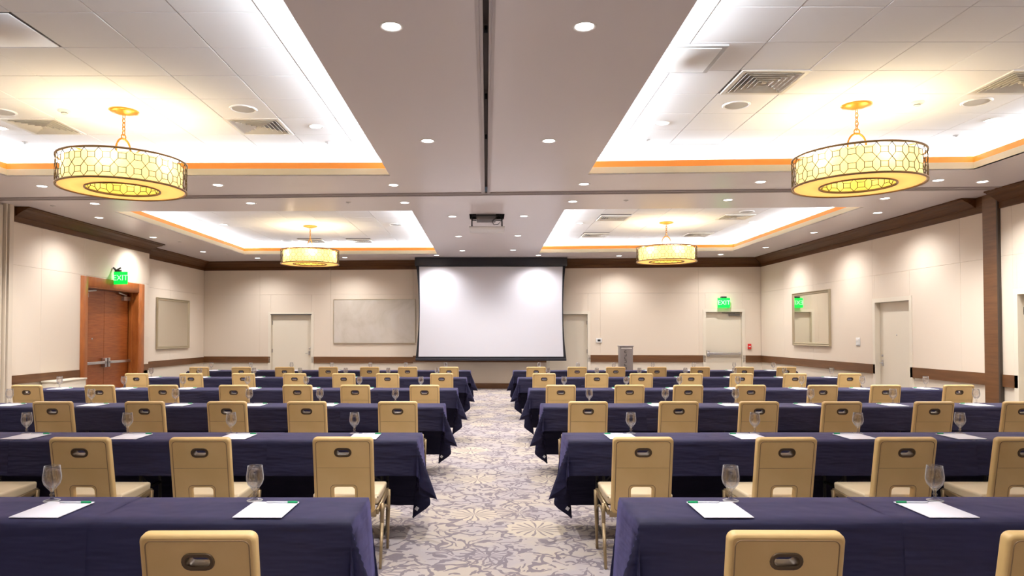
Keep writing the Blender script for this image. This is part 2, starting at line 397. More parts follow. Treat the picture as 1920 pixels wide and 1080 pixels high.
# partition tracks
def track(name, x0, x1, y0, y1, axis, wd, skew=0):
    root = structure(name)
    return root
tr = MB()
for a, b in ((-.075, -.05), (-.045, -.024), (.016, .030), (.036, .060)): tr.box(a, b, .5, 10.34, ZS - .012, ZS + .001)
o = tr.build('trim_1', mat('track_cover', (.52, .47, .47), .4)); tag(o, kind='structure')
mbv = MB().box(slot[0], slot[1], slot[2], slot[3], ZS + .09, ZS + .10)
mbv.box(slot[0] - .005, slot[0], slot[2], slot[3], ZS, ZS + .1); mbv.box(slot[1], slot[1] + .005, slot[2], slot[3], ZS, ZS + .1)
o = mbv.build('trim_2', mat('track_metal', (.10, .07, .06), .5, .3)); tag(o, kind='structure')
for yy in (4.9, 6.3, 7.6):   # little trolley bolts in the slot
    o = MB().lathe([(.0, -.0), (.012, 0), (.012, .05), (0, .05)], 10, (-.004, yy, ZS + .03)).build('bolt', M['dark'], o if o.name.startswith('trim') else o.parent)
# cross track: runs across the room, slightly skewed like the room
def ycross(x): return 10.45 - .055 * x
cr = MB()
for off, wd in ((-.14, .02), (-.09, .012), (.0, .03), (.06, .02)):
    vs = []
    for x in (-7.8, 7.6):
        for z in (ZS - .01, ZS + .001): vs += [(x, ycross(x) + off, z), (x, ycross(x) + off + wd, z)]
    cr.add(vs, [(0, 1, 3, 2), (4, 6, 7, 5), (0, 2, 6, 4), (1, 5, 7, 3), (0, 4, 5, 1), (2, 3, 7, 6)])
o = cr.build('trim_3', mat('track_paint', (.33, .29, .28), .5)); tag(o, kind='structure')

# ------------------------------------------------------------------ walls
CROWN = [(0, 3.40), (.035, 3.40), (.035, 3.495), (.055, 3.505), (.07, 3.52), (.15, 3.575), (.21, 3.60), (.235, 3.625), (.26, 3.628), (.26, 3.648), (0, 3.648)]
class Wall:
    def __init__(s, name, P0, P1):
        s.P0, s.P1 = Vector(P0), Vector(P1); d = s.P1 - s.P0; s.len = d.length; s.an = math.atan2(d.y, d.x); s.name = name
        s.loc = (s.P0.x, s.P0.y, 0); s.open = []
        s.root = structure(name, s.loc, s.an)
    def to(s, x, y, z): return (s.P0.x + x * math.cos(s.an) - y * math.sin(s.an), s.P0.y + x * math.sin(s.an) + y * math.cos(s.an), z)
    def s_of(s, X=None, Y=None):
        d = (s.P1 - s.P0).normalized()
        return ((X - s.P0.x) / d.x) if X is not None else ((Y - s.P0.y) / d.y)
    def slab(s, m, thick=.3, z1=3.9, lo=0, hi=None):
        hi = hi or s.len; xs = [lo]; mb = MB()
        for a, b, zt in sorted(s.open):
            mb.box(xs[-1], a, -thick, 0, 0, z1); mb.box(a, b, -thick, 0, zt, z1); xs.append(b)
        mb.box(xs[-1], hi, -thick, 0, 0, z1); mb.build('wall_face', m, s.root)
    def cut(s, x0, x1, z0, z1):
        """split a rectangle around the openings"""
        rs = [(x0, x1, z0, z1)]
        for a, b, zt in s.open:
            nr = []
            for (p, q, u, v) in rs:
                if q <= a or p >= b or u >= zt: nr.append((p, q, u, v)); continue
                if p < a: nr.append((p, a, u, v))
                if q > b: nr.append((b, q, u, v))
                if v > zt: nr.append((max(p, a), min(q, b), zt, v))
            rs = nr
        return [r_ for r_ in rs if r_[1] - r_[0] > .02 and r_[3] - r_[2] > .02]
    def panels(s, seams, zs, m, prou=.018, zseam=()):
        g = .0011
        for i in range(len(seams) - 1):
            for j in range(len(zs) - 1):
                for (a, b, u, v) in s.cut(seams[i], seams[i + 1], zs[j], zs[j + 1]):
                    me_ = bevel_mod(MB().box(a + g, b - g, 0, prou, u + g, v - g).mesh('wall_panel'), .002, 1)
                    for p_ in me_.polygons: p_.use_smooth = False
                    link('wall_panel', me_, m, s.root)
    def strip(s, name, x0, x1, z0, z1, dep, m, kind=True):
        mb = MB()
        for (a, b, u, v) in s.cut(x0, x1, z0, z1):
            mb.box(a, b, 0, dep, u, v)
        o = mb.build(name, m, None); o.location = s.loc; o.rotation_euler = (0, 0, s.an); tag(o, kind='structure'); return o
    def crown(s, name, x0, x1, m0, m1):
        o = MB().prism(CROWN, x0, x1, m0, m1).build(name, M['crown']); o.location = s.loc; o.rotation_euler = (0, 0, s.an); tag(o, kind='structure'); return o
WR = Wall('wall_right', (XR, YN), (XR, BR.y))
WB = Wall('wall_back', tuple(BR), tuple(BL))
W2 = Wall('wall_left_recess', tuple(BL), (XL2, 16.1))
W3 = Wall('wall_left_return', (XL2, 16.1), (XL, 16.1))
W1 = Wall('wall_left', (XL, 16.1), (XL, 11.35))
W0 = Wall('wall_left_partition', (XL, 11.35), (XL, YN))
WF = Wall('wall_front', (XL, YN), (XR, YN))

def xb(X): return WB.s_of(X=X)
# openings (along-wall start, end, top)
WR.open = [(8.89 + 5, 9.97 + 5, 2.13), (12.50 + 5, 13.63 + 5, 2.17)]
WB.open = [(xb(7.09), xb(6.08), 2.17), (xb(2.86), xb(1.76), 2.12), (xb(-5.06), xb(-6.28), 2.12)]
W1.open = [(16.1 - 15.60, 16.1 - 13.60, 2.48)]
for W_ in (WR, WB, W2, W1): W_.slab(M['wall'])
W3.slab(M['panel'], .3, lo=.3) if False else MB().box(.0, .5, -.2, 0, 0, 3.9).build('wall_face', M['panel'], W3.root)
W0.slab(M['closet']); WF.slab(M['wall'])
ZH = 2.69
WR.panels([0, 2.4, 4.8, 7.2, 9.6, 12.0, 15.05, 15.30], (.95, ZH, 3.42), M['panel'])
WR.panels([15.60, 16.16, 18.7, 21.2, 22.8, 24.28], (.95, ZH, 3.42), M['panel'])
WB.panels([.02, xb(5.9), xb(3.2)], (.95, ZH, 3.42), M['panel'])
WB.panels([xb(3.2), xb(.15), xb(-2.1)], (.92, ZH, 3.42), M['panel'])
WB.panels([xb(-2.1), xb(-4.5), xb(-6.6), WB.len - .02], (.87, ZH, 3.42), M['panel'])
W2.panels([.02, 2.2, 4.4], (.87, ZH, 3.42), M['panel'])
W1.panels([0, 2.6, 3.9, 4.75], (.86, ZH, 3.42), M['panel'])
tnn = [3]
def tname(): tnn[0] += 1; return 'trim_%d' % tnn[0]
WR.strip(tname(), 0, 24.27, .775, .955, .03, M['walnut'])
WB.strip(tname(), .03, xb(2.3), .765, .955, .03, M['walnut'])
WB.strip(tname(), xb(2.3), xb(-2.1), .745, .925, .03, M['walnut'])
WB.strip(tname(), xb(-2.1), WB.len - .03, .71, .89, .03, M['walnut'])
W2.strip(tname(), .03, 4.4, .71, .87, .03, M['walnut'])
W1.strip(tname(), 0, 4.72, .72, .86, .03, M['walnut'])
WR.strip('baseboard_right', 0, 24.28, 0, .15, .02, M['walnut'])
WB.strip('baseboard_back', .03, WB.len - .03, 0, .15, .02, M['walnut'])
W2.strip('baseboard_left', .03, 4.4, 0, .15, .02, M['walnut'])
W1.strip('baseboard_left', 0, 4.72, 0, .15, .02, M['walnut'])
WR.crown(tname(), 0, 15.27, 0, 0)
WR.crown(tname(), 15.76, WR.len, 0, -1)
o = MB().prism([(0, 3.40), (.035, 3.40), (.035, 3.648), (0, 3.648)], 15.27, 15.76).build(tname(), M['crown']); o.location = WR.loc; o.rotation_euler = (0, 0, WR.an); tag(o, kind='structure')
WB.crown(tname(), 0, WB.len, 1, -1)
W2.crown(tname(), 0, 4.4, 1, 0)
W1.crown(tname(), 0, 4.62, -1, 0)
o = MB().prism([(0, 3.40), (.035, 3.40), (.035, 3.648), (0, 3.648)], 4.62, 4.75).build(tname(), M['crown']); o.location = W1.loc; o.rotation_euler = (0, 0, W1.an); tag(o, kind='structure')
# walnut post on the right wall where the partition closes
o = MB().box(15.30, 15.60, 0, .05, 0, ZS - .001).build(tname(), M['walnut']); o.location = WR.loc; o.rotation_euler = (0, 0, WR.an); tag(o, kind='structure')
o = MB().box(15.27, 15.30, 0, .06, 0, ZS - .001).build(tname(), mat('post_edge_shade', (.05, .035, .025), .6)); o.location = WR.loc; o.rotation_euler = (0, 0, WR.an); tag(o, kind='structure')  # thin dark strip standing in for the shading along the post edge
# cream post and closet doors on the left
o = MB().box(.0, .10, 0, .10, 0, ZS - .001).box(.125, .15, 0, .08, 0, ZS - .001).build(tname(), M['closet']); o.location = W0.loc; o.rotation_euler = (0, 0, W0.an); tag(o, kind='structure')
W0.panels([.17, 1.4, 2.7, 4.0, 5.3, 6.6, 8.0, 10.0, 12.0, 14.0, 16.3], (.02, 3.62), M['closet'], .04)
o = MB().lathe([(0, 0), (.05, 0), (.05, .012), (.03, .02), (0, .02)], 16).build('door_handle', M['chrome'], W0.root)
o.rotation_euler = (-PI / 2, 0, 0); o.location = (.34, .04, 1.00)

# ---- doors
def cream_door(n, W_, s0, s1, zt, hand, depth=.07, fw=.065, glass=False, pushbar=False, closer=False, hinge=True):
    """s0..s1 opening along the wall; hand = +1 lever near s1, -1 near s0"""
    r = structure('door_%d' % n, W_.loc, W_.an)
    fr = MB().box(s0 - fw, s0, 0, .03, 0, zt + fw).box(s1, s1 + fw, 0, .03, 0, zt + fw).box(s0, s1, 0, .03, zt, zt + fw)
    fr.box(s0, s0 + .015, -.16, .03, 0, zt).box(s1 - .015, s1, -.16, .03, 0, zt).box(s0 + .015, s1 - .015, -.16, .03, zt - .015, zt)
    fr.build('door_frame', M['frame'], r)
    a, b = s0 + .02, s1 - .02
    leaf = MB().box(a, b, -depth - .045, -depth, .008, zt - .02).build('door_leaf', M['door'], r)
    x = b - .07 if hand > 0 else a + .07; dr = -1 if hand > 0 else 1
    if pushbar:
        mb = MB().box(a + .03, b - .03, -depth + .03, -depth + .085, .975, 1.03).box(x - .035, x + .035, -depth, -depth + .06, .93, 1.09)
        xo = a + .05 if hand > 0 else b - .05; mb.box(xo - .02, xo + .02, -depth, -depth + .05, .96, 1.045)
        link('push_bar', bevel_mod(mb.mesh('push_bar'), .006, 2), M['chrome'], r)
    else:
        h = MB().box(x - .028, x + .028, -depth, -depth + .008, .93, 1.05).tube([(x, -depth, .99), (x, -depth + .05, .99), (x + dr * .10, -depth + .05, .99)], .009, 8)
        h.build('door_handle', M['chrome'], r)
        MB().lathe([(0, 0), (.025, 0), (.022, .012), (0, .014)], 14).build('deadbolt', M['chrome'], r).matrix_local = Matrix.Translation((x, -depth, 1.13)) @ Matrix.Rotation(-PI / 2, 4, 'X')
    xh = a if hand > 0 else b
    if hinge:
        for z in (.25, zt / 2, zt - .25):
            MB().box(xh - .012, xh + .012, -depth, -depth + .014, z - .055, z + .055).build('hinge', mat('dark_steel_%d' % int(z * 100), (.18, .17, .16), .4, .8) if False else M['hinge'], r)
    if closer:
        c_ = MB().box(xh - dr * -.05 - (.3 if dr > 0 else 0), xh + .05 + (0 if dr > 0 else 0), -depth, -depth + .06, zt - .12, zt - .055)
        c_.bar((xh - dr * .1, -depth + .05, zt - .05), (xh - dr * .45, -depth + .03, zt - .03), .02)
        c_.build('door_closer', M['hinge'], r)
    return r
M['hinge'] = mat('dark_steel', (.17, .16, .15), .4, .8)
r = cream_door(1, WR, *WR.open[0], -1 if False else -1, hinge=True)
r = cream_door(2, WR, *WR.open[1], 1, hinge=False)
MB().lathe([(0, 0), (.012, 0), (.012, .01), (0, .01)], 10).build('door_viewer', M['chrome'], r).matrix_local = Matrix.Translation((18.06, -.07, 1.53)) @ Matrix.Rotation(-PI / 2, 4, 'X')
a, b, zt = WB.open[0]
r = cream_door(3, WB, a, b, zt, 1, pushbar=True, hinge=False)
mb = MB().box(a + .06, a + .36, -.07, -.005, zt - .12, zt - .06).bar((a + .2, -.02, zt - .05), (a + .55, -.04, zt - .035), .018)
mb.build('door_closer', M['hinge'], r)
cream_door(4, WB, *WB.open[1], 1, hinge=True)
r = cream_door(5, WB, *WB.open[2], -1, hinge=True)
MB().box(*WB.open[2][:2], -.02, .032, 2.10, 2.125).build('head_seal', M['hinge'], r)
# wooden double doors
r = structure('door_6', W1.loc, W1.an)
s0, s1, zt = W1.open[0]
cas = MB().box(s0 - .24, s0, 0, .045, 0, 2.67).box(s1, s1 + .22, 0, .045, 0, 2.67).box(s0, s1, 0, .045, zt, 2.67)
link('door_casing', bevel_mod(cas.mesh('door_casing'), .006, 1), M['cherry'], r)
jb = MB().box(s0, s0 + .02, -.29, .03, 0, zt).box(s1 - .02, s1, -.29, .03, 0, zt).box(s0, s1, -.29, .03, zt - .02, zt)
jb.box(s0 + .02, s0 + .05, -.16, -.10, 0, zt - .02).box(s1 - .05, s1 - .02, -.16, -.10, 0, zt - .02)
jb.build('door_jamb', M['cherry'], r)
mid = (s0 + s1) / 2
for i, (a, b) in enumerate(((s0 + .025, mid - .004), (mid + .004, s1 - .025))):
    lf = MB().box(a, b, -.24, -.19, .01, zt - .03).build('door_leaf', M['cherryleaf'], r)
    pb = MB().box(a + .05, b - .05, -.15, -.10, .93, .985)
    xc = b - .06 if i == 0 else a + .06
    pb.box(xc - .035, xc + .035, -.19, -.10, .86, 1.05)
    link('push_bar', bevel_mod(pb.mesh('push_bar'), .008, 2), M['chrome'], lf)
    xc = a + .16 if i == 0 else b - .16
    cl = MB().box(xc - .13, xc + .13, -.19, -.13, zt - .20, zt - .11).bar((xc, -.15, zt - .09), (xc + (.38 if i == 0 else -.38), -.12, zt - .05), .025)
    cl.build('door_closer', M['chrome'], lf)
    if i == 1: MB().lathe([(0, 0), (.018, 0), (.018, .01), (0, .01)], 10).build('lock_cylinder', M['chrome'], lf).matrix_local = Matrix.Translation((mid + .45, -.19, 1.45)) @ Matrix.Rotation(-PI / 2, 4, 'X')

# ------------------------------------------------------------------ wall things
def wthing(name, label, cat, W_, s, y, z, group=None):
    p = W_.to(s, y, z); return thing(name, label, cat, p, W_.an, group)
def mirror(label, W_, s0, s1, z0, z1):
    t = wthing('wall_mirror', label, 'mirror', W_, (s0 + s1) / 2, .02, (z0 + z1) / 2, 'framed wall mirrors')
    hw, hh = (s1 - s0) / 2, (z1 - z0) / 2; f = .075
    MB().box(-hw + f * .8, hw - f * .8, 0, .02, -hh + f * .8, hh - f * .8).build('mirror_glass', M['mirror'], t)
    fr = MB()
    prof = [(0, 0), (.045, 0), (.05, .012), (.03, .03), (.035, .055), (.02, f), (0, f)]
    # four mitred members
    def side(L_, mtx):
        mb_ = MB().prism([(y, z) for y, z in prof], -L_, L_); vs = []
        for (x, y, z) in mb_.v: vs.append(tuple(mtx @ Vector((x * (1 - z / L_ ), y, z))))
        fr.add(vs, mb_.f)
    side(hw, Matrix.Translation((0, 0, -hh))); side(hw, Matrix.Translation((0, 0, hh)) @ Matrix.Rotation(PI, 4, 'Y'))
    side(hh, Matrix.Translation((hw, 0, 0)) @ Matrix.Rotation(-PI / 2, 4, 'Y')); side(hh, Matrix.Translation((-hw, 0, 0)) @ Matrix.Rotation(PI / 2, 4, 'Y'))
    fr.build('mirror_frame', M['mframe'], t)
mirror('champagne-framed square wall mirror on the right wall reflecting a green sign', WR, 20.36, 22.22, 1.27, 2.54)
mirror('champagne-framed square wall mirror right of the wooden double doors', W2, 20.5 - 19.4, 20.5 - 17.5, 1.16, 2.47)
# marker board
t = wthing('marker_board', 'wide pale glossy marker board on the back wall left of the projection screen', 'board', WB, (xb(-2.04) + xb(-4.40)) / 2, .02, 1.915)
hw = abs(xb(-2.04) - xb(-4.40)) / 2
MB().box(-hw, hw, 0, .02, -.62, .62).build('board_surface', M['board'], t)
MB().box(-hw, hw, 0, .035, -.64, -.62).box(-hw, hw, 0, .028, .62, .632).box(-hw - .012, -hw, 0, .028, -.64, .632).box(hw, hw + .012, 0, .028, -.64, .632).build('board_edge_trim', M['mframe'], t)
# thermostat, pull station, switch plates
t = wthing('thermostat', 'small white thermostat with dark display on the back wall', 'thermostat', WB, xb(3.16), .018, 1.365)
link('case', rbox(-.085, .085, 0, .03, -.06, .06, .008), M['plastic'], t); MB().box(-.04, .04, .03, .032, -.025, .03).build('display', M['dark'], t)
t = wthing('fire_pull_station', 'small red fire pull station right of the exit door', 'fire alarm', WB, xb(7.26), .018, 1.2)
link('case', rbox(-.045, .045, 0, .04, -.075, .075, .006), M['red'], t); MB().box(-.025, .025, .04, .055, -.01, .012).build('pull_handle', M['plastic'], t)
t = wthing('switch_plate', 'small white double switch plate on the right wall beside the door', 'switch', WR, 19.25, .018, 1.39)
link('plate', rbox(-.075, .075, 0, .012, -.085, .085, .004), M['plastic'], t)
MB().box(-.055, .055, .012, .02, .01, .06).build('rocker', M['plastic'], t); MB().box(-.055, .055, .012, .02, -.06, -.01).build('rocker', M['plastic'], t)
for sx, W_ in ((xb(3.6), WB), (xb(.9), WB), (xb(-1.5), WB)):
    pass
# exit signs
def exit_sign(t, w_, h_):
    link('sign_panel', rbox(-w_ / 2, w_ / 2, -.012, .012, -h_, 0, .004, 2), M['exit'], t)
    for s_ in (1, -1):
        tm = text_mesh('EXIT', h_ * .62); l_ = link('sign_letters', tm, M['exitl'], t)
        l_.matrix_local = Matrix.Translation((0, s_ * .0135, -h_ / 2)) @ Matrix.Rotation(PI if s_ > 0 else 0, 4, 'Z') @ Matrix.Rotation(PI / 2, 4, 'X')
p = WB.to(xb(6.56), .12, 2.54)
t = thing('exit_sign', 'green lit exit sign above the single door in the back wall', 'exit sign', p, WB.an, 'green exit signs')
exit_sign(t, .33, .27); link('mount', rbox(-.07, .07, -.12, .03, 0, .04, .006), M['dark'], t)
t = thing('exit_sign', 'green lit exit sign over the wooden double doors on the left', 'exit sign', (-7.60, 14.5, 2.84), -.12, 'green exit signs')
exit_sign(t, .30, .26); mb = MB().box(-.12, .0, -.03, .03, 0, .04).bar((-.1, 0, .03), (-.17, 0, .09), .03).bar((-.1, .0, .03), (0, 0, .085), .025); mb.build('mount', M['dark'], t)
# low cream cabinet by the left wall
t = thing('low_cabinet', 'low cream cabinet against the left wall before the wooden doors', 'cabinet', (-7.62, 12.65, 0))
link('body', rbox(-.12, .12, -.46, .46, .04, .70, .005, 1), M['frame'], t); link('top', rbox(-.13, .135, -.48, .48, .70, .73, .006, 1), M['frame'], t)
MB().box(-.10, .10, -.44, .44, 0, .04).build('plinth', M['walnut'], t)
# grey kiosk / rolling cabinet
t = thing('grey_pedestal', 'tall grey metal pedestal with vertical dark marks standing before the back wall', 'pedestal', (3.62, 18.2, 0), 0)
link('body', rbox(-.165, .165, -.15, .15, .05, 1.21, .012, 2), M['kiosk'], t)
link('top', rbox(-.178, .178, -.165, .165, 1.21, 1.245, .006, 2), mat('pedestal_top', (.36, .33, .33), .35, .4), t)
MB().box(-.14, .14, -.155, -.1505, 1.165, 1.195).build('light_strip', M['plastic'], t)
MB().box(-.17, .17, -.155, .155, 0, .05).build('base', M['dark'], t)
mk = MB(); rr = random.Random(3)
for i in range(6):   # illegible vertical lettering
    z = 1.09 - i * .085
    mk.box(-.055, -.005, -.154, -.1505, z - .03, z - .018)
    if i % 2: mk.box(-.018, -.005, -.154, -.1505, z - .03, z + .03)
    else: mk.box(-.055, -.042, -.154, -.1505, z - .03, z + .03)
    if i % 3 == 0: mk.box(-.055, -.005, -.154, -.1505, z + .018, z + .03)
mk.build('vertical_marks', M['dark'], t)

# ------------------------------------------------------------------ projection screen
t = thing('projection_screen', 'large white pull-down projection screen in black casing before the back wall', 'screen', (.125, 19.2, 0))
link('housing', rbox(-2.09, 2.09, -.10, .12, 3.42, 3.645, .01, 2), M['black'], t)
def curved(hx_top, hx_mid, hx_bot, z0, z1, n=16):
    """tab-tensioned outline: sides bow inwards"""
    Lp = []
    for i in range(n + 1):
        u = i / n; z = z0 + (z1 - z0) * u
        e = (hx_bot * (1 - u) + hx_top * u); bow = 4 * u * (1 - u) * ((hx_bot + hx_top) / 2 - hx_mid); Lp.append((e - bow, z))
    return Lp
def sheet(R_, th):
    loop = [(x, z) for x, z in R_] + [(-x, z) for x, z in reversed(R_)]
    me_ = flat_shape([loop], th)
    me_.transform(Matrix.Rotation(PI / 2, 4, 'X')); return me_
R0 = curved(2.055, 1.985, 2.07, .86, 3.43)
link('mask', sheet(R0, .002), M['blackfab'], t, (0, .0, 0))
R1 = curved(1.975, 1.955, 1.99, .925, 3.40)
link('fabric', sheet(R1, .002), M['screen'], t, (0, -.006, 0))
link('bottom_bar', rbox(-2.07, 2.07, -.03, .03, .81, .875, .01, 2), M['black'], t)

# ------------------------------------------------------------------ projector on a lowered lift
t = thing('projector_lift', 'ceiling projector lift opened below the soffit before the screen', 'projector lift', (.01, 12.5, ZS))
link('hatch_panel', rbox(-.31, .31, -.30, .36, -.235, -.215, .004, 1), M['ring'], t)
mb = MB()
for x in (-.27, .27):
    for y in (-.24, .26): mb.bar((x, y, -.215), (x, y, .25), .012)
mb.bar((-.27, -.24, -.02), (.27, -.24, -.02), .015).bar((-.27, .26, -.02), (.27, .26, -.02), .015)
tag(mb.build('lift_frame', M['dark'], t), kind='stuff')
link('projector_body', rbox(-.19, .16, -.2, .2, -.075, .06, .02, 3), M['pjgrey'], t)
MB().lathe([(0, 0), (.05, 0), (.045, .04), (.035, .045), (0, .03)], 20).build('lens', M['black'], t).matrix_local = Matrix.Translation((-.05, .2, -.02)) @ Matrix.Rotation(-PI / 2, 4, 'X')
MB().tube([(.22, -.24, .0), (.26, -.25, -.1), (.20, -.25, -.17), (.12, -.25, -.18), (.09, -.24, -.12), (.15, -.22, -.06), (.2, -.2, 0)], .006, 6).build('cable', M['dark'], t)
well = MB(); x0, x1, y0, y1 = pj[0] - .01, pj[1] + .01, pj[2] - 12.5, pj[3] - 12.5
well.add([(x0, y0, 0), (x1, y0, 0), (x1, y1, 0), (x0, y1, 0), (x0, y0, .35), (x1, y0, .35), (x1, y1, .35), (x0, y1, .35)], [(0, 1, 5, 4), (1, 2, 6, 5), (2, 3, 7, 6), (3, 0, 4, 7), (4, 5, 6, 7)])
well.build('ceiling_well', M['void'], t)

# ------------------------------------------------------------------ downlights
lens_me = MB().lathe([(0, .0), (.062, .0)], 20).mesh('lens'); lens_me.materials.append(M['lens'])
ring_me = MB().lathe([(.064, .012), (.068, -.003), (.080, -.006), (.086, .0), (.086, .004)], 24).mesh('trim_ring'); ring_me.materials.append(M['ring'])
def downlight(x, y, z, power, label, group, wash=False, small=1.0, cone=126):
    t = thing('recessed_downlight', label, 'downlight', (x, y, z), 0, group); t.scale = (small, small, 1)
    link('trim_ring', ring_me, None, t)
    l_ = link('lens', lens_me, None, t); l_.location = (0, 0, -.0015)
    ld = bpy.data.lights.new('lamp', 'SPOT'); ld.energy = power; ld.color = C_WASH if wash else C_DOWN
    ld.spot_size = math.radians(142 if wash else cone); ld.spot_blend = 1.0; ld.shadow_soft_size = .05
    lo = bpy.data.objects.new('lamp', ld); COL.objects.link(lo); lo.parent = t; lo.location = (0, 0, -.03)
    return t
G1 = 'downlights in the flat soffit'; G2 = 'downlights inside the raised trays'; G3 = 'downlights close to the walls'
ORD = ['nearest', 'second nearest', 'third nearest', 'fourth nearest', 'fifth nearest']
for (xs, side) in (((-.65, -.64), 'left'), ((.67, .68), 'right')):
    for i, y in enumerate((4.73, 7.56)):
        downlight(xs[i], y, ZS, P_DOWN, 'bright recessed downlight in the soffit just %s of the long ceiling track, %s one' % (side, ('nearer', 'farther')[i]), G1)
for i, (a, b) in enumerate((((-.61, 12.46), (.67, 12.41)), ((-.60, 14.99), (.67, 14.91)), ((-.61, 17.6), (.67, 17.48)))):
    w_ = ('beside the projector lift', 'behind the projector lift', 'just before the screen casing')[i]
    downlight(a[0], a[1], ZS, P_DOWN * .8, 'small recessed downlight in the soffit %s, left of the pair' % w_, G1)
    downlight(b[0], b[1], ZS, P_DOWN * .8, 'small recessed downlight in the soffit %s, right of the pair' % w_, G1)
for j, ys in enumerate(((9.89, 9.82, 9.82, 9.75, 9.61, 9.51), (11.23, 11.19, 11.14, 11.05, 10.92, 10.79))):
    w_ = ('before', 'behind')[j]
    for i, x in enumerate((-6.32, -3.79, -1.31, 1.37, 3.79, 6.18)):
        nm = ('leftmost', 'second from left', 'third from left', 'third from right', 'second from right', 'rightmost')[i]
        downlight(x, ys[i], ZS, P_DOWN, 'round downlight in the row just %s the cross ceiling track, %s of six' % (w_, nm), G1)
for i, y in enumerate((12.58, 15.16, 17.83)):
    downlight((-7.0, -7.25, -7.25)[i], y, ZS, P_WASH, 'downlight along the left wall beside the far tray, %s of three' % ('nearest', 'middle', 'farthest')[i], G3, True)
for i, y in enumerate((12.08, 14.44, 16.94)):
    downlight(6.79, y, ZS, P_WASH, 'downlight along the right wall beside the far tray, %s of three' % ('nearest', 'middle', 'farthest')[i], G3, True)
for x, y, nm in ((-6.35, 19.34, 'near the left back corner'), (-3.9, 19.2, 'behind the left far pendant'), (-1.33, 19.07, 'at the left end of the screen casing'),
                 (1.39, 18.62, 'at the right end of the screen casing'), (3.57, 18.75, 'behind the right far pendant'), (6.2, 18.45, 'near the right back corner')):
    downlight(x, y if abs(x) > 2 else 18.62, ZS, P_WASH, 'wall-washing downlight in the far soffit %s' % nm, G3, True)
for x, y, nm in ((-1.94, 7.9, 'near left tray, beside the center soffit'), (-5.58, 7.96, 'near left tray, at the outer left side'),
                 (1.97, 7.78, 'near right tray, beside the center soffit'), (5.59, 7.66, 'near right tray, at the outer right side'),
                 (-5.67, 15.04, 'far left tray, left side at mid depth'), (-5.72, 17.67, 'far left tray, far left corner'), (-3.84, 17.67, 'far left tray, between the two vents'), (-1.96, 17.67, 'far left tray, far right corner'),
                 (1.99, 14.85, 'far right tray, left side at mid depth'), (2.0, 17.42, 'far right tray, far left corner'), (3.83, 17.32, 'far right tray, middle of far edge'), (5.61, 14.68, 'far right tray, right side at mid depth'), (5.66, 17.2, 'far right tray, far right corner')):
    downlight(x, y, ZT, P_TRAY, 'recessed downlight in the tiled ceiling of the %s' % nm, G2)
# unseen fill downlights, added around the viewpoint for even room light
for bi, (x, y) in enumerate(((-6.9, 6.2), (-6.95, 3.0), (6.85, 9.6), (6.85, 6.6), (6.85, 3.2), (-7.0, 9.6), (-6.9, 0), (6.9, 0), (-.65, 1.9), (.67, 1.9), (-4, -1), (4, -1), (-4, -3.4), (4, -3.4), (0, -2))):
    downlight(x, y, ZS, P_DOWN, '%s added soffit fill downlight outside the picture, %s of the aisle' % (('first', 'second', 'third', 'fourth', 'fifth', 'sixth', 'seventh', 'eighth', 'ninth', 'tenth', 'eleventh', 'twelfth', 'thirteenth', 'fourteenth', 'fifteenth')[bi], 'left' if x < 0 else 'right'), 'added fill downlights outside the picture')

# ------------------------------------------------------------------ ceiling fittings
def vent(x, y, label):
    t = thing('ceiling_vent', label, 'air vent', (x, y, ZT), 0, 'square air vents in the ceiling trays')
    def sq(h, z): return [(-h, -h, z), (h, -h, z), (h, h, z), (-h, h, z)]
    def ring(mb_, h0, z0, h1, z1):
        mb_.add(sq(h0, z0) + sq(h1, z1), [(0, 1, 5, 4), (1, 2, 6, 5), (2, 3, 7, 6), (3, 0, 4, 7)])
    f = MB(); ring(f, .306, .01, .306, -.012); ring(f, .306, -.012, .27, -.012); ring(f, .27, -.012, .25, .0); f.build('frame', M['vent'], t)
    for k_, h in enumerate((.25, .205, .16, .115, .07)):
        g_ = MB(); ring(g_, h, -.014, h - .016, .012); ring(g_, h - .002, -.016, h - .018, .010); ring(g_, h, -.014, h - .002, -.016); g_.build('louvre', M['vent'], t)
    MB().box(-.02, .02, -.02, .02, -.012, 0).build('centre_cap', M['vent'], t)
    MB().box(-.3, .3, -.3, .3, .05, .055).build('duct', M['void'], t)
VL = {'FL': ('square louvred vent in the near left tray, nearer the center soffit', 'square louvred vent in the near left tray, at far left of picture'),
      'FR': ('square louvred vent in the near right tray, above left of the gold pendant', 'square louvred vent in the near right tray, cut by picture edge'),
      'BLf': ('flat square vent in the far left tray, right of the pendant stem', 'flat square vent in the far left tray, behind the pendant stem'),
      'BRt': ('square vent in the far right tray, near left one of four', 'square vent in the far right tray, far left one of four', 'square vent in the far right tray, near right one of four', 'square vent in the far right tray, far right one of four')}
for k, vs_ in VENTS.items():
    for i, (x, y) in enumerate(vs_): vent(x, y, VL[k][i])
for x, y, lab in ((-2.55, 7.28, 'near left tray beside its right vent'), (-5.15, 7.38, 'near left tray at the far left'), (2.58, 7.16, 'near right tray just behind the left vent'),
                  (4.99, 7.06, 'near right tray just behind the right vent'), (-5.04, 17.62, 'far left tray left of the vents'), (5.03, 13.45, 'far right tray near its right edge'), (-1.96, 15.04, 'far left tray near the center soffit')):
    t = thing('ceiling_speaker', 'round flat ceiling speaker in the %s' % lab, 'speaker', (x, y, ZT), 0, 'round ceiling speakers')
    MB().lathe([(.115, .004), (.118, -.008), (.135, -.010), (.142, .0), (.142, .004)], 32).build('rim', M['ring'], t)
    MB().lathe([(0, -.006), (.06, -.0065), (.116, -.004)], 32).build('grille', M['grill'], t)
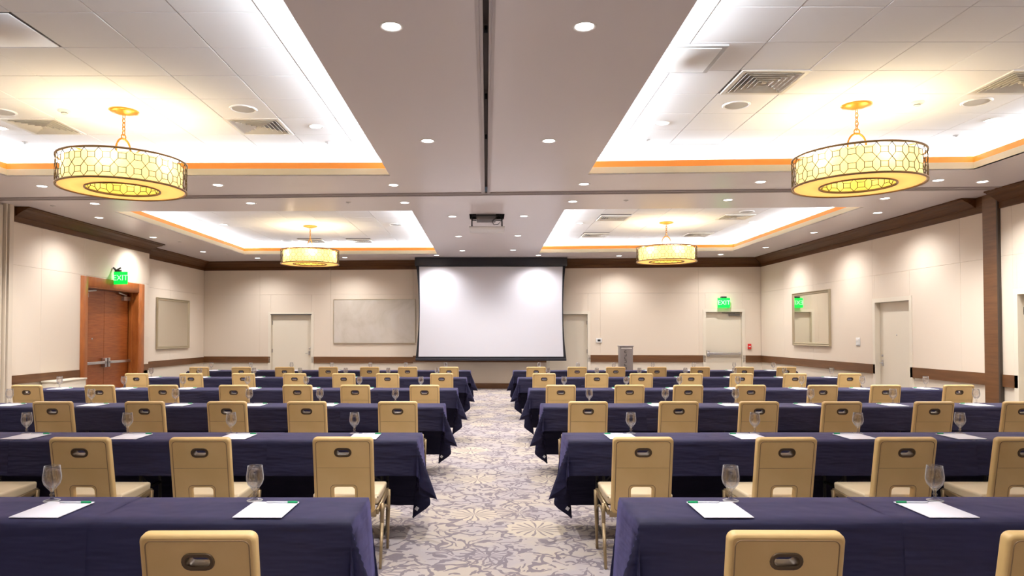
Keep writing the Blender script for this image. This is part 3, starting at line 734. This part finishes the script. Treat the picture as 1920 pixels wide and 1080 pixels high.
for x, y, lab in ((-4.46, 7.33, 'left'), (4.39, 7.07, 'right')):
    t = thing('smoke_detector', 'small round smoke detector beside the near %s pendant' % lab, 'smoke detector', (x, y, ZT), 0, 'ceiling smoke detectors')
    MB().lathe([(.062, .002), (.062, -.012), (.045, -.022), (.03, -.024)], 24).build('base', M['vent'], t)
    MB().lathe([(.03, -.02), (.03, -.036), (.018, -.042), (0, -.042)], 20).build('sensor', M['vent'], t)
    MB().lathe([(.031, -.026), (.031, -.032)], 20).build('slot', M['dark'], t)
for x, y, z, lab in ((1.95, 8.44, ZT, 'near right tray, left part'), (-1.95, 8.56, ZT, 'near left tray, right part'), (-5.69, 8.56, ZT, 'near left tray, left part'), (5.59, 8.26, ZT, 'near right tray, right part'),
                     (-2.2, 11.1, ZS, 'soffit behind the cross track, left'), (2.2, 10.95, ZS, 'soffit behind the cross track, right'), (-7.0, 15.9, ZS, 'soffit at the left wall corner'), (-7.1, 11.4, ZS, 'soffit above the left wall end'), (-6.8, 18.3, ZS, 'soffit at the left far corner')):
    t = thing('sprinkler_head', 'tiny concealed sprinkler head in the %s' % lab, 'sprinkler', (x, y, z), 0, 'sprinkler heads')
    MB().lathe([(.04, .002), (.04, -.004), (.02, -.008), (.008, -.02), (.0, -.02)], 16).build('escutcheon', M['grill'], t)
# access hatches
t = thing('ceiling_hatch', 'pale square access hatch at the inner edge of the near right tray', 'access hatch', (1.67, 5.93, ZT), 0, 'ceiling access hatches')
link('hatch_frame', bevel_mod(MB().box(-.31, .31, -.30, .30, -.020, .0).mesh('f'), .012, 2), M['grill'], t)
link('hatch_panel', rbox(-.26, .26, -.26, .26, -.027, -.019, .003, 2), M['ring'], t)
t = thing('ceiling_hatch', 'sagging square ceiling hatch at top left of the near left tray', 'access hatch', (-3.82, 5.40, ZT), 0, 'ceiling access hatches')
h_ = link('hatch_panel', rbox(-.30, .30, -.31, .31, -.006, .006, .003, 1), M['tile'], t); h_.rotation_euler = (.02, 0, 0); h_.location = (0, 0, .004)
MB().box(-.20, -.13, -.30, .2, -.012, -.004).build('hatch_strip', M['grill'], t)

# ------------------------------------------------------------------ drum pendants
def pendant(x, y, label, rot):
    t = thing('drum_pendant', label, 'pendant lamp', (x, y, ZT), rot, 'gold lattice drum pendants')
    zt_, zb = 3.37 - ZT, 3.075 - ZT; R = .62
    MB().lathe([(0, -.045), (.05, -.042), (.09, -.03), (.13, -.022), (.15, -.012), (.15, 0)], 32).build('canopy', M['gold'], t)
    ch = MB()
    for i in range(5):
        zc = -.065 - i * .042; pts = []
        for j in range(14):
            a_ = 2 * PI * j / 14; u_, v_ = .016 * math.cos(a_), .030 * math.sin(a_)
            pts.append((u_, 0, zc + v_) if i % 2 else (0, u_, zc + v_))
        ch.tube(pts, .0045, 6, True)
    ch.build('chain', M['gold'], t)
    ch = MB(); ch.tube([(.028 * math.cos(2 * PI * j / 16), 0, -.275 + .028 * math.sin(2 * PI * j / 16)) for j in range(16)], .006, 8, True)
    pts = []
    for j in range(32):
        a_ = 2 * PI * j / 32; pts.append((.095 * math.cos(a_), 0, zt_ + .120 + .125 * math.sin(a_)))
    ch.tube(pts, .0095, 8, True); ch.build('hanging_ring', M['gold'], t)
    arms = MB()
    for k_ in range(3):
        a_ = PI * k_ / 3; arms.bar((-R * math.cos(a_), -R * math.sin(a_), zt_), (R * math.cos(a_), R * math.sin(a_), zt_), .012)
    arms.build('spider', M['gold'], t)
    for zz, nm in ((zt_, 'top_rim'), (zb, 'bottom_rim')):
        MB().lathe([(R - .008, zz - .008), (R + .008, zz - .008), (R + .008, zz + .010), (R - .008, zz + .010)], 56, closed=True).build(nm, M['bronze'], t)
    MB().lathe([(.352, zb - .010), (.366, zb - .010), (.366, zb + .012), (.352, zb + .012)], 48, closed=True).build('inner_rim', M['bronze'], t)
    def lattice(Rr, n_, z0, z1, wd, name):
        g_ = MB(); rows = 2; hh = (z1 - z0) / rows
        def P(u, z): a_ = 2 * PI * u / n_; return (Rr * math.cos(a_), Rr * math.sin(a_), z)
        for k_ in range(n_):
            for r_ in range(rows):
                zc = z0 + hh * (r_ + .5); s_, q_ = .25, .052 * .52
                A, B, C_, D = P(k_ + .5 - s_, zc - q_), P(k_ + .5 + s_, zc - q_), P(k_ + .5 + s_, zc + q_), P(k_ + .5 - s_, zc + q_)
                c0, c1, c2, c3 = P(k_, zc - hh / 2), P(k_ + 1, zc - hh / 2), P(k_ + 1, zc + hh / 2), P(k_, zc + hh / 2)
                for p_, q2 in ((A, B), (B, C_), (C_, D), (D, A), (A, c0), (B, c1), (C_, c2), (D, c3)): g_.bar(p_, q2, wd)
        o_ = g_.build(name, M['wire'], t, fix=False); return o_
    lattice(R, 28, zb + .01, zt_ - .008, .005, 'outer_lattice')
    lattice(.35, 16, zb + .01, zt_ - .03, .0052, 'inner_lattice')
    MB().lathe([(.575, zb + .015), (.575, zt_ - .02)], 64).build('fabric_shade', M['shade'], t)
    MB().lathe([(.370, zb + .015), (.370, zt_ - .04)], 48).build('inner_shade', M['shade2'], t)
    MB().lathe([(.366, zb + .004), (.600, zb + .004), (.600, zb + .008), (.366, zb + .008)], 64, closed=True).build('diffuser', M['diff'], t)
    for k_ in range(6):
        a_ = 2 * PI * (k_ + .5) / 6; bx_, by_ = .47 * math.cos(a_), .47 * math.sin(a_)
        b_ = MB().lathe([(0, -.045), (.02, -.04), (.03, -.015), (.024, .015), (.013, .035), (.013, .06)], 12, (bx_, by_, zb + .15)).build('bulb', M['lens'], t)
        ld = bpy.data.lights.new('bulb_light', 'POINT'); ld.energy = P_BULB; ld.color = C_BULB; ld.shadow_soft_size = .035
        lo = bpy.data.objects.new('bulb_light', ld); COL.objects.link(lo); lo.parent = t; lo.location = (bx_, by_, zb + .225)
    return t
pendant(-3.84, 7.35, 'large gold lattice drum pendant hanging in the near left tray', 1.25)
pendant(3.82, 7.16, 'large gold lattice drum pendant hanging in the near right tray', .0)
pendant(-3.86, 15.26, 'gold lattice drum pendant hanging in the far left tray', 1.35)
pendant(3.81, 14.75, 'gold lattice drum pendant hanging in the far right tray', .2)

# ------------------------------------------------------------------ seats: measured positions (x per row)
CH = {'left': [[-.995], [-.953, -1.895, -2.68, -3.52], [-.90, -1.82, -2.63, -3.46, -4.39],
               [-.826, -1.754, -2.53, -3.375, -4.335, -5.17, -6.15], [-.778, -1.709, -2.471, -3.33, -4.21, -5.126, -6.065],
               [-.769, -1.634, -2.42, -3.276, -4.17, -5.07, -5.94]],
      'right': [[1.04, 1.99], [1.038, 1.976, 2.77, 3.57], [1.03, 1.95, 2.76, 3.59, 4.52, 5.43],
                [.994, 1.926, 2.704, 3.548, 4.509, 5.356, 6.337], [.998, 1.918, 2.69, 3.547, 4.424, 5.348, 6.29],
                [1.024, 1.88, 2.67, 3.53, 4.43, 5.335, 6.21]]}
GL = {'left': [[-1.11, -2.08], [-1.06, -2.05, -2.88, -3.69], [-1.044, -1.91, -2.72, -3.57, -4.53, -5.47],
               [-.97, -1.88, -2.67, -3.54, -4.49, -5.37, -6.32], [-.92, -1.82, -2.61, -3.46, -4.31, -5.32, -6.22],
               [-.90, -1.78, -2.56, -3.41, -4.30, -5.2, -6.07]],
      'right': [[1.17, 2.15], [1.16, 2.155, 2.98, 3.80], [1.18, 2.055, 2.86, 3.72, 4.67, 5.62],
                [1.15, 2.07, 2.86, 3.725, 4.67, 5.57, 6.51], [1.147, 2.05, 2.84, 3.69, 4.60, 5.53, 6.41],
                [1.16, 2.02, 2.81, 3.67, 4.57, 5.47, 6.33]]}
YF = [3.46, 5.72, 8.13, 10.46, 13.08, 15.53]          # far edge of each table row
YC = [2.46, 4.66, 7.11, 9.40, 12.15, 14.50]           # top of the chair backs
XE = {'left': [-.58, -.525, -.478, -.43, -.37, -.35], 'right': [.655, .62, .63, .63, .59, .595]}
TW, TZ = .457, .745
ROW = ['nearest row', 'second row', 'third row', 'fourth row', 'fifth row', 'farthest row']
SEAT = ['first seat from the aisle', 'second seat from the aisle', 'third seat from the aisle', 'fourth seat from the aisle', 'fifth seat from the aisle', 'sixth seat from the aisle', 'seventh seat from the aisle']

# ------------------------------------------------------------------ chair
def stad(cx, cy, w_, h_, n=8):
    r_ = h_ / 2; pts = []
    for i in range(n + 1): a_ = -PI / 2 + PI * i / n; pts.append((cx + w_ / 2 - r_ + r_ * math.cos(a_), cy + r_ * math.sin(a_)))
    for i in range(n + 1): a_ = PI / 2 + PI * i / n; pts.append((cx - w_ / 2 + r_ + r_ * math.cos(a_), cy + r_ * math.sin(a_)))
    return pts
def make_chair():
    t = thing('banquet_chair', '', 'chair', (0, 0, 0))
    ZB, HB, al = .345, .53, math.radians(10.5); yb = -.215
    # outline plane: x right, y up the back, z = towards the sitter
    back = flat_shape([rrect(-.2, .2, 0, HB, .028, 5, (1, 1, 1, 1)), list(reversed(stad(0, HB - .098, .088, .036))), list(reversed(rrect(-.07, .07, .085, .188, .022, 5)))], .010, .013, 3)
    Mx = Matrix.Translation((0, yb, ZB)) @ Matrix.Rotation(PI / 2 + al, 4, 'X') @ Matrix.Identity(4)
    # after rotation +y(up) -> up and back (towards -y), +z -> -y (rear face)
    back.transform(Mx)
    for p_ in back.polygons: p_.use_smooth = True
    b = link('backrest', back, M['vinyl'], t)
    gr = flat_shape([stad(0, HB - .098, .116, .064), list(reversed(stad(0, HB - .098, .084, .033)))], .0235, .004, 2); gr.transform(Mx)
    for p_ in gr.polygons: p_.use_smooth = True
    link('handle', gr, M['grip'], b)
    pp = [(x, y, .0225) for x, y in rrect(-.178, .178, .025, HB - .022, .022, 5)]
    mb_ = MB().tube(pp, .0028, 6, True); mb_.tube([(-.176, HB - .205, .0232), (.176, HB - .205, .0232)], .0010, 5)
    mb_.tube([(x, y, .0225) for x, y in rrect(-.088, .088, .067, .205, .026, 5)], .0022, 6, True)
    me_ = mb_.mesh('piping'); me_.transform(Mx); link('piping', me_, M['pipe'], b)
    # seat
    bm_ = bmesh.new(); bm_.from_mesh(MB().box(-.225, .225, -.205, .205, .395, .468).mesh('s'))
    for v_ in bm_.verts:
        if v_.co.z < .42: v_.co.x *= .97
    bmesh.ops.subdivide_edges(bm_, edges=bm_.edges[:], cuts=3, use_grid_fill=True)
    for v_ in bm_.verts:
        if v_.co.z > .46: v_.co.z += .010 * (1 - (v_.co.x / .225) ** 2) * (1 - (v_.co.y / .205) ** 2)
    me_ = bpy.data.meshes.new('seat'); bm_.to_mesh(me_); bm_.free(); bevel_mod(me_, .018, 3, 50); link('seat', me_, M['seat'], t)
    rail = MB()
    for sx in (-1, 1): rail.bar((sx * .232, .19, .405), (sx * .215, -.235, .355), .022, .038)
    rail.bar((-.225, .185, .385), (.225, .185, .385), .020, .035).bar((-.21, -.225, .345), (.21, -.225, .345), .022, .05)
    link('seat_rail', bevel_mod(rail.mesh('r'), .003, 1), M['leg'], t)
    for sx in (-1, 1):
        f_ = MB().bar((sx * .243, .17, .415), (sx * .240, .125, .0), .026, .030, .017, .020, up=(0, 1, 0)); link('leg', bevel_mod(f_.mesh('l'), .003, 1), M['leg'], t)
        r_ = MB().bar((sx * .243, -.17, .40), (sx * .246, -.20, .26), .024, .040, .022, .036, up=(0, 1, 0)).bar((sx * .246, -.198, .27), (sx * .250, -.315, .0), .022, .036, .017, .020, up=(0, 1, 0))
        link('leg', bevel_mod(r_.mesh('l'), .003, 1), M['leg'], t)
        br = MB().tube([(sx * .24, .145, .27), (sx * .24, .09, .315), (sx * .243, 0, .345), (sx * .243, -.10, .34), (sx * .245, -.18, .31)], .007, 6)
        br.build('brace', M['leg'], t)
    return t
c0 = make_chair(); first = [True]
for side in ('left', 'right'):
    for r_, xs in enumerate(CH[side]):
        for i, x in enumerate(xs):
            lab = 'tan vinyl banquet chair, %s %s of the aisle, %s' % (ROW[r_], side, SEAT[i])
            loc = (x, YC[r_] + .285 + random.uniform(-.012, .012), 0); rz = random.uniform(-.018, .018) + (0 if abs(x) < 1.2 else 0)
            if first[0]: c0.location = loc; c0.rotation_euler = (0, 0, rz); c0['label'] = lab; c0['group'] = 'tan banquet chairs'; first[0] = False
            else: dup(c0, loc, rz, lab, 'tan banquet chairs')

# ------------------------------------------------------------------ tables and cloths
def make_table(Lt):
    t = thing('folding_table', '', 'table', (0, 0, 0)); 
    link('tabletop', rbox(-Lt / 2 + .012, Lt / 2 - .012, .012, TW - .012, TZ - .034, TZ - .006, .006, 2), M['laminate'], t)
    for sx in (-1, 1):
        x = sx * (Lt / 2 - .27)
        l_ = MB().tube([(x, .07, TZ - .035), (x, .07, .02)], .013, 8).tube([(x, TW - .07, TZ - .035), (x, TW - .07, .02)], .013, 8)
        l_.tube([(x, .03, .013), (x, TW - .03, .013)], .013, 8).bar((x, .07, .36), (x, TW - .07, .36), .02).tube([(x, TW / 2, .36), (x - sx * .36, TW / 2, TZ - .04)], .008, 6)
        l_.build('leg_frame', M['tleg'], t)
    return t
def cloth(x0, x1, y1, end0, end1, zoff, name_lab, seed, yoff=0, dfr=.255, dbk=.60, den=.39, tag_end=None):
    """x0 = aisle end, x1 = outer end; end0/end1 True where the cloth drapes over that end of the table run"""
    rr_ = random.Random(seed); sg = 1 if x1 > x0 else -1; Ln = abs(x1 - x0); y0 = y1 - TW
    # parameters along p (0..Ln) and q (0..TW)
    def axis(lo, hi, L_, fine):
        a_ = []; 
        if lo: a_ += [-lo * (1 - i / 16) for i in range(16)]
        k_ = max(2, int(L_ / fine)); a_ += [L_ * i / k_ for i in range(k_ + 1)]
        if hi: a_ += [L_ + hi * (i + 1) / 16 for i in range(16)]
        return a_
    ps = axis(den if end0 else 0, den if end1 else 0, Ln, .05); qs = axis(dfr, dbk, TW, .11)
    ph = [rr_.uniform(0, 6.28) for _ in range(6)]; kw = [rr_.uniform(5, 8), rr_.uniform(11, 15)]
    vs = []
    def sideout(c_, b_, L_, kmax):
        env = min(1, max(0, c_) / .25, max(0, L_ - c_) / .25) if L_ else 0
        wv = (math.sin(kw[0] * c_ + ph[0]) * .5 + math.sin(kw[1] * c_ + ph[1]) * .3) * .022 * b_ / .4
        return .006 + .045 * b_ + abs(wv) * env + .01 * b_
    for q in qs:
        for p_ in ps:
            a_ = -p_ if p_ < 0 else (p_ - Ln if p_ > Ln else 0); b_ = -q if q < 0 else (q - TW if q > TW else 0)
            ex = -1 if p_ < 0 else 1; ey = -1 if q < 0 else 1
            bx_ = min(max(p_, 0), Ln); by_ = min(max(q, 0), TW)
            if a_ <= 0 and b_ <= 0:
                X, Y, Z = bx_, by_, 0.0006 * math.sin(9 * bx_ + ph[2]) * math.sin(13 * by_)
                # soften the edge
            elif a_ <= 0:
                o_ = sideout(bx_, b_, Ln, 0); rad = .010
                dz = b_; X, Y, Z = bx_, by_ + ey * o_, -(dz if dz > .03 else dz * .9)
                if dz < .02: Y = by_ + ey * .006
            elif b_ <= 0:
                o_ = sideout(by_, a_, TW, 0) + .02 * a_; X, Y, Z = bx_ + ex * o_, by_, -a_
            else:
                rd = math.hypot(a_, b_); fi = math.atan2(a_, b_); t_ = fi / (PI / 2)
                far = ey > 0
                base = .055
                bl = math.sin(PI * t_) ** .5
                if far: F_ = .17 * math.exp(-((t_ - .41) / .18) ** 2) + .20 * math.exp(-((t_ - .78) / .12) ** 2) * bl
                else: F_ = .38 * math.exp(-((t_ - .62) / .15) ** 2) + .26 * math.exp(-((t_ - .25) / .10) ** 2) * bl
                rho = rd * (base + F_); dirn = fi
                if far: dirn = fi - .25 * math.exp(-((t_ - .41) / .2) ** 2)      # fold swings behind the table end
                dzz = math.sqrt(max(rd * rd - rho * rho, 0))
                X = bx_ + ex * rho * math.sin(dirn); Y = by_ + ey * rho * math.cos(dirn); Z = -dzz
                if far:    # broad flat fold facing along the table: swings in at the point, out beside it
                    def ip(tb):
                        for (u0, v0_), (u1, v1_) in zip(tb, tb[1:]):
                            if t_ <= u1: k = (t_ - u0) / (u1 - u0); k = k * k * (3 - 2 * k); return v0_ + (v1_ - v0_) * k
                        return tb[-1][1]
                    xo_ = rd * ip([(0, .0), (.2, -.03), (.35, -.12), (.47, .12), (.75, .07), (1, .075)])
                    yo_ = rd * ip([(0, .055), (.35, .07), (.47, .04), (.75, .10), (1, .0)])
                    X = bx_ + ex * xo_; Y = by_ + ey * yo_; Z = -math.sqrt(max(rd * rd - xo_ * xo_ - yo_ * yo_, 0))
            Zw = TZ + zoff + Z
            if Zw < .006: Zw = .006
            vs.append((x0 + sg * X, y0 + Y + (yoff * (-1 if q < 0 else 1 if q > TW else 0)), Zw))
    nx = len(ps); fs = [(j * nx + i, j * nx + i + 1, (j + 1) * nx + i + 1, (j + 1) * nx + i) for j in range(len(qs) - 1) for i in range(nx - 1)]
    mb_ = MB().add(vs, fs, True); o_ = mb_.build('tablecloth', M['cloth'], None)
    cx, cy = (x0 + x1) / 2, (y0 + y1) / 2
    o_.data.transform(Matrix.Translation((-cx, -cy, 0))); o_.location = (cx, cy, 0)
    tag(o_, name_lab, 'tablecloth', 'navy tablecloths'); 
    return o_, vs, ps, qs
tabs = {}
for Lt in (1.83, 2.44): tabs[Lt] = make_table(Lt)
used = {}
POS = ['aisle end', 'middle', 'wall end']
sd = 0
for side in ('left', 'right'):
    sg = -1 if side == 'left' else 1
    for r_ in range(6):
        xe = XE[side][r_]; y1 = YF[r_]
        segs = [(0, 1.83), (1.83, 3.66), (3.66, 6.10)]
        for i, (a, b) in enumerate(segs):
            Lt = 2.44 if i == 2 else 1.83
            lab = 'folding table under the navy cloth, %s %s of the aisle, %s' % (ROW[r_], side, POS[i])
            loc = (xe + sg * (a + b) / 2, y1 - TW, 0)
            if Lt not in used: t = tabs[Lt]; t.location = loc; t['label'] = lab; t['group'] = 'folding tables'; used[Lt] = t
            else: dup(tabs[Lt], loc, 0, lab, 'folding tables')
        cs = [(0, 1.125, True, False), (1.12, 3.055, False, False), (3.05, 6.10, False, True)]
        for i, (a, b, e0, e1) in enumerate(cs):
            sd += 1
            lab = 'navy tablecloth, %s %s of the aisle, %s piece' % (ROW[r_], side, ('aisle end', 'middle', 'wall end')[i])
            o_, vs_, ps_, qs_ = cloth(xe + sg * a, xe + sg * b, y1, e0, e1, .0022 * i, lab, sd, yoff=.003 * i)
            if i == 0 and r_ in (1, 2):
                # small white care tag near the hanging far corner point
                nx = len(ps_); p0 = Vector(vs_[(len(qs_) - 3) * nx + 1]); cx, cy = o_.location.x, o_.location.y
                px_, py_ = p0.x, p0.y
                MB().box(-.014, .014, -.004, .0, -.014, .014).build('care_tag', M['tag'], o_, (px_ - cx, py_ - cy - .035, p0.z + .02)).rotation_euler = (0, .6, 0)

# ------------------------------------------------------------------ goblets, pads, pens
def make_goblet():
    outer_ = [(.0, 0), (.036, 0), (.037, .003), (.020, .008), (.008, .014), (.0065, .024), (.011, .031), (.0065, .038), (.008, .048), (.020, .062), (.034, .080), (.0405, .100), (.0405, .118), (.037, .145), (.0345, .168)]
    inner_ = [(.0325, .168), (.0355, .145), (.0388, .118), (.0388, .101), (.031, .081), (.016, .066), (.0, .061)]
    me_ = MB().lathe(outer_ + inner_, 24).mesh('goblet'); bm_ = bmesh.new(); bm_.from_mesh(me_); bmesh.ops.remove_doubles(bm_, verts=bm_.verts, dist=1e-5)
    bmesh.ops.recalc_face_normals(bm_, faces=bm_.faces); bm_.to_mesh(me_); bm_.free(); me_.materials.append(M['glass']); return me_
gob = make_goblet()
pad_me = rbox(-.108, .108, -.14, .14, 0, .005, .0015, 1); pad_me.materials.append(M['paper'])
ptop = MB().box(-.108, .108, .118, .14, .005, .0056).mesh('binding'); ptop.materials.append(M['paper'])
pen_b = MB().lathe([(0, -.055), (.0035, -.05), (.004, -.048), (.004, .055), (0, .056)], 10).mesh('barrel'); pen_b.transform(Matrix.Rotation(PI / 2, 4, 'Y')); pen_b.materials.append(M['pen'])
pen_c = MB().lathe([(.0, .05), (.0052, .05), (.0055, .09), (.004, .096), (0, .097)], 10).box(.004, .0075, -.0015, .0015, .052, .088).mesh('cap'); pen_c.transform(Matrix.Rotation(PI / 2, 4, 'Y')); pen_c.materials.append(M['green'])
for side in ('left', 'right'):
    sg = -1 if side == 'left' else 1
    for r_, xs in enumerate(GL[side]):
        for i, x in enumerate(xs):
            yf = YF[r_]; zt = TZ + .0055
            where = '%s %s of the aisle, %s' % (ROW[r_], side, SEAT[i])
            g_ = link('water_goblet', gob, None, None, (x, yf - .095 + random.uniform(-.008, .008), zt)); tag(g_, 'clear stemmed water goblet, ' + where, 'glass', 'stemmed water goblets')
            px_ = x - sg * .115; py_ = yf - .27; rz = random.uniform(-.02, .02)
            p_ = link('notepad', pad_me, None, None, (px_, py_, zt)); p_.rotation_euler = (0, 0, rz); tag(p_, 'blank white notepad, ' + where, 'notepad', 'white notepads')
            pn = thing('pen', 'white pen with green cap, ' + where, 'pen', (px_ + (.012 if side == 'left' else -.012), py_ + .112, zt + .0095), (0 if side == 'left' else PI) + rz, 'pens on the notepads')
            link('barrel', pen_b, None, pn); link('cap', pen_c, None, pn)
